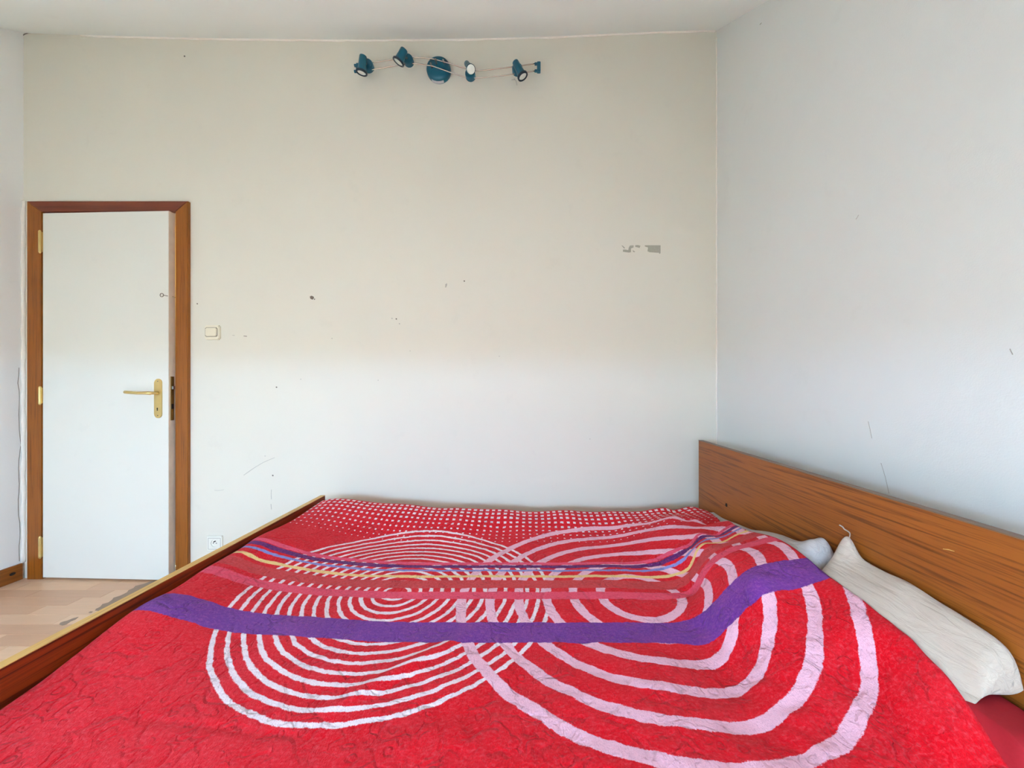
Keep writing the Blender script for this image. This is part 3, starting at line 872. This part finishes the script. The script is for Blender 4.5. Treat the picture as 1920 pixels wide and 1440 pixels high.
# pattern of the cloth
def mat_blanket():
    k = NT('plush_blanket')
    uvn = k.n('ShaderNodeUVMap'); uvn.uv_map = 'cloth'
    base = uvn.outputs[0]
    # woolly outline: shift the lookup a little
    _, nc1 = k.noise(base, 55, 2, 0.5)
    _, nc2 = k.noise(base, 420, 2, 0.6)
    def shift(src, col, amp):
        s1 = k.n('ShaderNodeVectorMath', operation='SUBTRACT'); k.t.links.new(col, s1.inputs[0]); s1.inputs[1].default_value = (0.5, 0.5, 0.5)
        s2 = k.n('ShaderNodeVectorMath', operation='SCALE'); k.t.links.new(s1.outputs[0], s2.inputs[0]); s2.inputs['Scale'].default_value = amp
        s3 = k.n('ShaderNodeVectorMath', operation='ADD'); k.t.links.new(src, s3.inputs[0]); k.t.links.new(s2.outputs[0], s3.inputs[1])
        return s3.outputs[0]
    _, nc0 = k.noise(base, 16, 2, 0.5)
    w = shift(shift(shift(base, nc0, 0.010), nc1, 0.007), nc2, 0.0065)
    sp = k.n('ShaderNodeSeparateXYZ'); k.t.links.new(w, sp.inputs[0])
    u, v = sp.outputs[0], sp.outputs[1]
    def step(x, edge, soft=0.0009, up=True):
        mr = k.n('ShaderNodeMapRange'); mr.clamp = True
        k.put(mr.inputs[0], x)
        mr.inputs[1].default_value = edge - soft; mr.inputs[2].default_value = edge + soft
        mr.inputs[3].default_value = 0.0 if up else 1.0; mr.inputs[4].default_value = 1.0 if up else 0.0
        return mr.outputs[0]
    def band(x, a, b):
        return k.math('MULTIPLY', step(x, a), step(x, b, up=False))
    def radius(cu, cv):
        du = k.math('SUBTRACT', u, cu); dv = k.math('SUBTRACT', v, cv)
        return k.math('SQRT', k.math('ADD', k.math('MULTIPLY', du, du), k.math('MULTIPLY', dv, dv)))
    def rings(cu, cv, r0, dr, n, wd):
        r = radius(cu, cv)
        q = k.math('ADD', k.math('SUBTRACT', r, r0), dr / 2)
        m = k.math('ABSOLUTE', k.math('SUBTRACT', k.math('FLOORED_MODULO', q, dr), dr / 2))
        return k.math('MULTIPLY', step(m, wd / 2, up=False), band(r, r0 - dr / 2, r0 + dr * (n - 0.5)))
    left = rings(-0.4227, 1.2516, 0.043, 0.0347, 14, 0.0118)
    right = rings(0.360, 1.2375, 0.1245, 0.0876, 6, 0.029)
    # grid of dots that shrink towards the middle
    gu, gv = 0.0300, 0.0325
    fu = k.math('ABSOLUTE', k.math('SUBTRACT', k.math('FLOORED_MODULO', u, gu), gu / 2))
    qv = k.math('ADD', k.math('SUBTRACT', v, 1.673), gv / 2)
    fv = k.math('ABSOLUTE', k.math('SUBTRACT', k.math('FLOORED_MODULO', qv, gv), gv / 2))
    row = k.math('FLOOR', k.math('DIVIDE', qv, gv))
    half = k.math('MINIMUM', k.math('ADD', k.math('MULTIPLY', row, 0.00075), 0.0026), 0.0082)
    dots = k.math('MULTIPLY', k.math('LESS_THAN', fu, half), k.math('LESS_THAN', fv, k.math('MULTIPLY', half, 1.05)))
    dots = k.math('MULTIPLY', dots, k.math('GREATER_THAN', row, -0.5))
    red = lin(226, 6, 26)
    c = k.mix(dots, red, lin(250, 236, 240))
    c = k.mix(left, c, lin(255, 238, 240))
    c = k.mix(right, c, lin(252, 196, 212))
    for a, b, col in ((1.0128, 1.100, lin(118, 58, 150)), (1.2166, 1.2593, lin(240, 78, 104)), (1.2824, 1.3346, lin(212, 62, 62)),
                      (1.3535, 1.370, lin(250, 214, 140)), (1.3985, 1.4116, lin(138, 150, 214)), (1.4246, 1.447, lin(98, 36, 108)), (1.451, 1.472, lin(242, 84, 116))):
        c = k.mix(band(v, a, b), c, col)
    # nap: lighter and darker strokes
    n1, _ = k.noise(base, 9, 5, 0.62, 0.4)
    n2, _ = k.noise(base, 420, 3, 0.65)
    n3, _ = k.noise(k.coord((1.0, 0.55, 1.0), src=base), 330, 4, 0.7, 0.6)
    nm, _ = k.noise(k.coord((1.0, 1.5, 1.0), src=base), 105, 5, 0.66, 0.5)
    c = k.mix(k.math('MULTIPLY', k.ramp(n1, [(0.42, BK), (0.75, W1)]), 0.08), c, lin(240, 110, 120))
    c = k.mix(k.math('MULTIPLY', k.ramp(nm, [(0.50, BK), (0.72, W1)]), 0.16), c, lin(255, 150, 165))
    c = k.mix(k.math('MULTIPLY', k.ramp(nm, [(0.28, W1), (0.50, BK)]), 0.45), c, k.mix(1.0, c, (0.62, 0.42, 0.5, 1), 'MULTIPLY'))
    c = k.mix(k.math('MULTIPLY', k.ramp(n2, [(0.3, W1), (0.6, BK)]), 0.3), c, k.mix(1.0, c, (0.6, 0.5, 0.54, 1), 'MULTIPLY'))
    # embossed leaves and scrolls: arcs about scattered centres, grouped in sprays
    def arcs(scale, per, width, warp, wscale):
        wv = shift(base, k.noise(base, wscale, 2, 0.5)[1], warp)
        vo = k.n('ShaderNodeTexVoronoi', feature='F1'); k.t.links.new(wv, vo.inputs['Vector']); vo.inputs['Scale'].default_value = scale
        fr = k.math('ABSOLUTE', k.math('SUBTRACT', k.math('FRACT', k.math('MULTIPLY', vo.outputs['Distance'], per)), 0.5))
        return k.ramp(fr, [(0.0, BK), (width, W1)])
    g1 = arcs(9.0, 2.4, 0.15, 0.07, 9)
    g2 = arcs(26.0, 2.2, 0.22, 0.03, 24)
    m1 = k.ramp(k.noise(base, 13, 3)[0], [(0.47, W1), (0.53, BK)])
    m2 = k.ramp(k.noise(base, 8.5, 3)[0], [(0.46, W1), (0.54, BK)])
    hgt = k.math('ADD', k.math('MULTIPLY', k.math('MAXIMUM', g1, m1), 0.6), k.math('MULTIPLY', k.math('MAXIMUM', g2, m2), 0.5))
    c = k.mix(k.math('MULTIPLY', k.math('SUBTRACT', 1.1, hgt), 0.2), c, k.mix(1.0, c, (0.5, 0.45, 0.48, 1), 'MULTIPLY'))  # shade of the embossed grooves put into the colour
    b1 = k.bump(hgt, 0.85, 0.006)
    b2 = k.bump(n3, 0.9, 0.004, b1)
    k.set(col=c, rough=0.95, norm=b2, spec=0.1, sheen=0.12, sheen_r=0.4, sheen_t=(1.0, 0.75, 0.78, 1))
    return k.m
M_blanket = mat_blanket()
me = bpy.data.meshes.new('blanket')
verts = np.stack([X.ravel(), Y.ravel(), Z.ravel()], 1)
idx = np.arange(NV * NU).reshape(NV, NU)
faces = np.stack([idx[:-1, :-1].ravel(), idx[:-1, 1:].ravel(), idx[1:, 1:].ravel(), idx[1:, :-1].ravel()], 1)
me.from_pydata(verts.tolist(), [], faces.tolist())
uvl = me.uv_layers.new(name='cloth')
li = np.zeros(len(me.loops), dtype=np.int32)
me.loops.foreach_get('vertex_index', li)
uvl.data.foreach_set('uv', np.stack([U.ravel()[li], Vv.ravel()[li]], 1).astype(np.float32).ravel())
me.polygons.foreach_set('use_smooth', [True] * len(me.polygons))
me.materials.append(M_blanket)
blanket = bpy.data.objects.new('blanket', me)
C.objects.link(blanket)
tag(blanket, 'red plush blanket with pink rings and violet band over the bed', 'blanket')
sm = blanket.modifiers.new('thickness', 'SOLIDIFY')
sm.thickness = 0.009; sm.offset = -1

# ------------------------------------------------------------------ mattress in its red sheet
M_sheet = mat_plain('red_sheet', lin(160, 8, 24), 0.9, var=0.08, nscale=160, bump=0.2)
M_tick = mat_plain('mattress_ticking', lin(220, 214, 204), 0.9)
mat_e = empty('mattress', ((XHF + XFI) / 2, (VA + VB) / 2, 0.2), 'mattress in a red fitted sheet, showing under the pillow', 'mattress')
Q = local(mat_e)
ZM = 0.366
bm = box(bmesh.new(), XFI + 0.012, XHF - 0.004, VA + 0.0, VB + 0.01, 0.201, ZM - 0.004, 0.03, off=Q, seg=4)
mk('mattress_core', bm, M_tick, mat_e, smooth=True)
bm = bmesh.new()
n = 60
gxs = np.linspace(XFI + 0.011, XHF - 0.003, n); gys = np.linspace(VA - 0.001, VB + 0.011, n)
grid = []
for yy in gys:
    row = []
    for xx in gxs:
        e = min(xx - gxs[0], gxs[-1] - xx, yy - gys[0], gys[-1] - yy)
        zz = ZM + 0.014 * (mnoise.noise(Vector((xx * 5, yy * 5, 2))) * 0.3)
        zz -= 0.03 * (1 - math.sqrt(max(0, 1 - (1 - min(1, e / 0.03)) ** 2)))
        row.append(bm.verts.new(Vector((xx, yy, zz)) + Q))
    grid.append(row)
for j in range(n - 1):
    for i in range(n - 1):
        bm.faces.new((grid[j][i], grid[j][i + 1], grid[j + 1][i + 1], grid[j + 1][i]))
ext = bmesh.ops.extrude_edge_only(bm, edges=[e for e in bm.edges if e.is_boundary])
for g in ext['geom']:
    if isinstance(g, bmesh.types.BMVert): g.co.z -= 0.12
mk('fitted_sheet', bm, M_sheet, mat_e, smooth=True, label='red fitted sheet')

# ------------------------------------------------------------------ pillows
def mat_cotton(name, col, wr_axis):
    k = NT(name)
    v = k.coord()
    f, _ = k.noise(v, 500, 3, 0.6)
    g, _ = k.noise(k.coord((1.6, 0.22, 1.6)), 34, 3, 0.5, 0.8)
    h, _ = k.noise(v, 6, 3)
    c = k.mix(f, tuple(x * 0.9 for x in col[:3]) + (1,), col)
    c = k.mix(k.math('MULTIPLY', h, 0.15), c, tuple(x * y for x, y in zip(col[:3], (0.86, 0.83, 0.8))) + (1,))
    b1 = k.bump(g, 0.6, 0.012)
    return k.set(col=c, rough=0.9, norm=k.bump(f, 0.25, 0.001, b1), sheen=0.15, spec=0.15)
M_pil1 = mat_cotton('ecru_cotton', lin(196, 181, 164), 'Y')
M_pil2 = mat_cotton('grey_white_cotton', lin(190, 184, 180), 'Y')
def pillow(nm, x0, x1, y0, y1, seam, bottom, topf, mat, label, cat='pillow', ear=None, gather=True, end_round=0.05):
    NA, NB = 70, 90
    bm = bmesh.new()
    top, bot = [], []
    for j in range(NB):
        b = -1 + 2 * j / (NB - 1)
        rt, rb = [], []
        for i in range(NA):
            a = -1 + 2 * i / (NA - 1)
            # denser near the rim
            aa = math.sin(a * PI / 2); bb = math.sin(b * PI / 2)
            # outline bows in a little between the corners
            xx = (x0 + x1) / 2 + aa * (x1 - x0) / 2
            yy = (y0 + y1) / 2 + bb * (y1 - y0) / 2 * (1 - 0.03 * (1 - aa * aa))
            pa = (1 - abs(aa) ** 18) if aa > 0 else (1 - abs(aa) ** 3)
            pb = (1 - abs(bb) ** 26) if bb < 0 else (1 - abs(bb) ** 6)
            prof = max(0.0, pa * pb) ** 0.5
            tz = float(topf(xx, yy))
            sm_ = seam - 0.045 * max(0.0, min(1.0, (0.845 - xx) / 0.055)) * max(0.0, -bb) ** 4 if ear is not None else seam
            zt = sm_ + (tz - sm_) * prof
            zb = sm_ + (min(bottom, sm_) - sm_) * prof
            if gather:
                g = abs(bb) ** 8
                zt += 0.008 * g * math.sin(xx * 150 + 2 * math.sin(xx * 40)) * prof
                fo = math.sin((xx * 3.2 - yy * 0.35) * 34 + 1.6 * mnoise.noise(Vector((xx * 6, yy * 3, 1))))
                zt += 0.0036 * prof * (fo - 0.6 * abs(fo)) * (0.4 + 0.6 * max(0, -bb))
            if ear is not None:
                dd = math.hypot(xx - ear[0], (yy - ear[1]))
                zt += ear[2] * math.exp(-(dd / ear[3]) ** 2) * 1.0
                zb += ear[2] * math.exp(-(dd / ear[3]) ** 2) * 0.9
            ov = xx - float(np.interp(yy, EV, EX))
            if ov < 0.0:
                lim = CL(xx, yy) - 0.016 if ov < -0.002 else 9.0
                zt = min(zt, lim); zb = min(zb, lim - 0.004)
            rt.append(bm.verts.new((xx, yy, zt)))
            rim = i in (0, NA - 1) or j in (0, NB - 1)
            rb.append(rt[-1] if rim else bm.verts.new((xx, yy, zb)))
        top.append(rt); bot.append(rb)
    for j in range(NB - 1):
        for i in range(NA - 1):
            bm.faces.new((top[j][i], top[j][i + 1], top[j + 1][i + 1], top[j + 1][i]))
            try: bm.faces.new((bot[j][i], bot[j + 1][i], bot[j + 1][i + 1], bot[j][i + 1]))
            except ValueError: pass
    return mk(nm, bm, mat, None, smooth=True, label=label, cat=cat)
# height of the pillow tops: what carries the blanket, and what shows beyond its edge
tp = []
for X_, Y_, z_ in P:
    if X_ > 0.56 and 0.66 < Y_ < 1.9:
        tp.append((X_, Y_, z_ - 0.016))
t1 = tp + [(XHF, 1.029, .623), (XHF, .944, .615), (XHF, .825, .609), (XHF, .76, .611), (XHF, .70, .606), (.84, .9, .592), (.84, .8, .575), (.84, .72, .545)]
t2 = tp + [(XHF, 1.16, .597), (XHF, 1.2445, .569), (XHF, 1.333, .552), (XHF, 1.4985, .502), (XHF, 1.65, .486), (XHF, 1.856, .452)]
f1 = fit(np.array(t1), 2e-3); f2 = fit(np.array(t2), 2e-3)
def CL(x, y):
    return float(zfun(np.array([[x, y]]))[0])
def cover(f):
    def g(x, y):
        z = f(np.array([[x, y]]))[0]
        if x < np.interp(y, EV, EX) + 0.004 :
            z = min(z, zfun(np.array([[x, y]]))[0] - 0.018)
        return max(z, 0.40)
    return g
pil1 = pillow('pillow', 0.60, XHF - 0.002, 0.700, 1.10, 0.506, 0.486, cover(f1), M_pil1, 'ecru pillow with loose thread at its corner, nearer along the headboard', ear=(0.874, 1.068, 0.062, 0.030))
pil2 = pillow('pillow', 0.60, XHF - 0.003, 1.095, 1.86, 0.455, 0.44, cover(f2), M_pil2, 'greyish white pillow squeezed behind the ecru pillow', ear=(0.86, 1.14, 0.03, 0.04))
def bolster_top(x, y):
    return 0.478 if y < 1.5 else 0.478 - 0.05 * min(1, (y - 1.5) / 0.3)
bol = pillow('bolster', 0.755, XHF - 0.002, 0.612, 1.06, 0.405, 0.372, bolster_top, M_sheet, 'red covered bolster along the headboard, beneath the ecru pillow', cat='bolster', gather=False)
bm = bmesh.new()
th = [(1591, 1012, 1.07), (1593.5, 1004, 1.07), (1593, 999, 1.068), (1588, 995, 1.066), (1583, 992, 1.064), (1580, 988, 1.062), (1574, 984.5, 1.06)]
tube(bm, smooth_path([at(*t) for t in th], 4), 0.0016, 6)
mk('loose_thread', bm, M_pil1, pil1, smooth=True, label='loose white thread')
# lint on the blanket
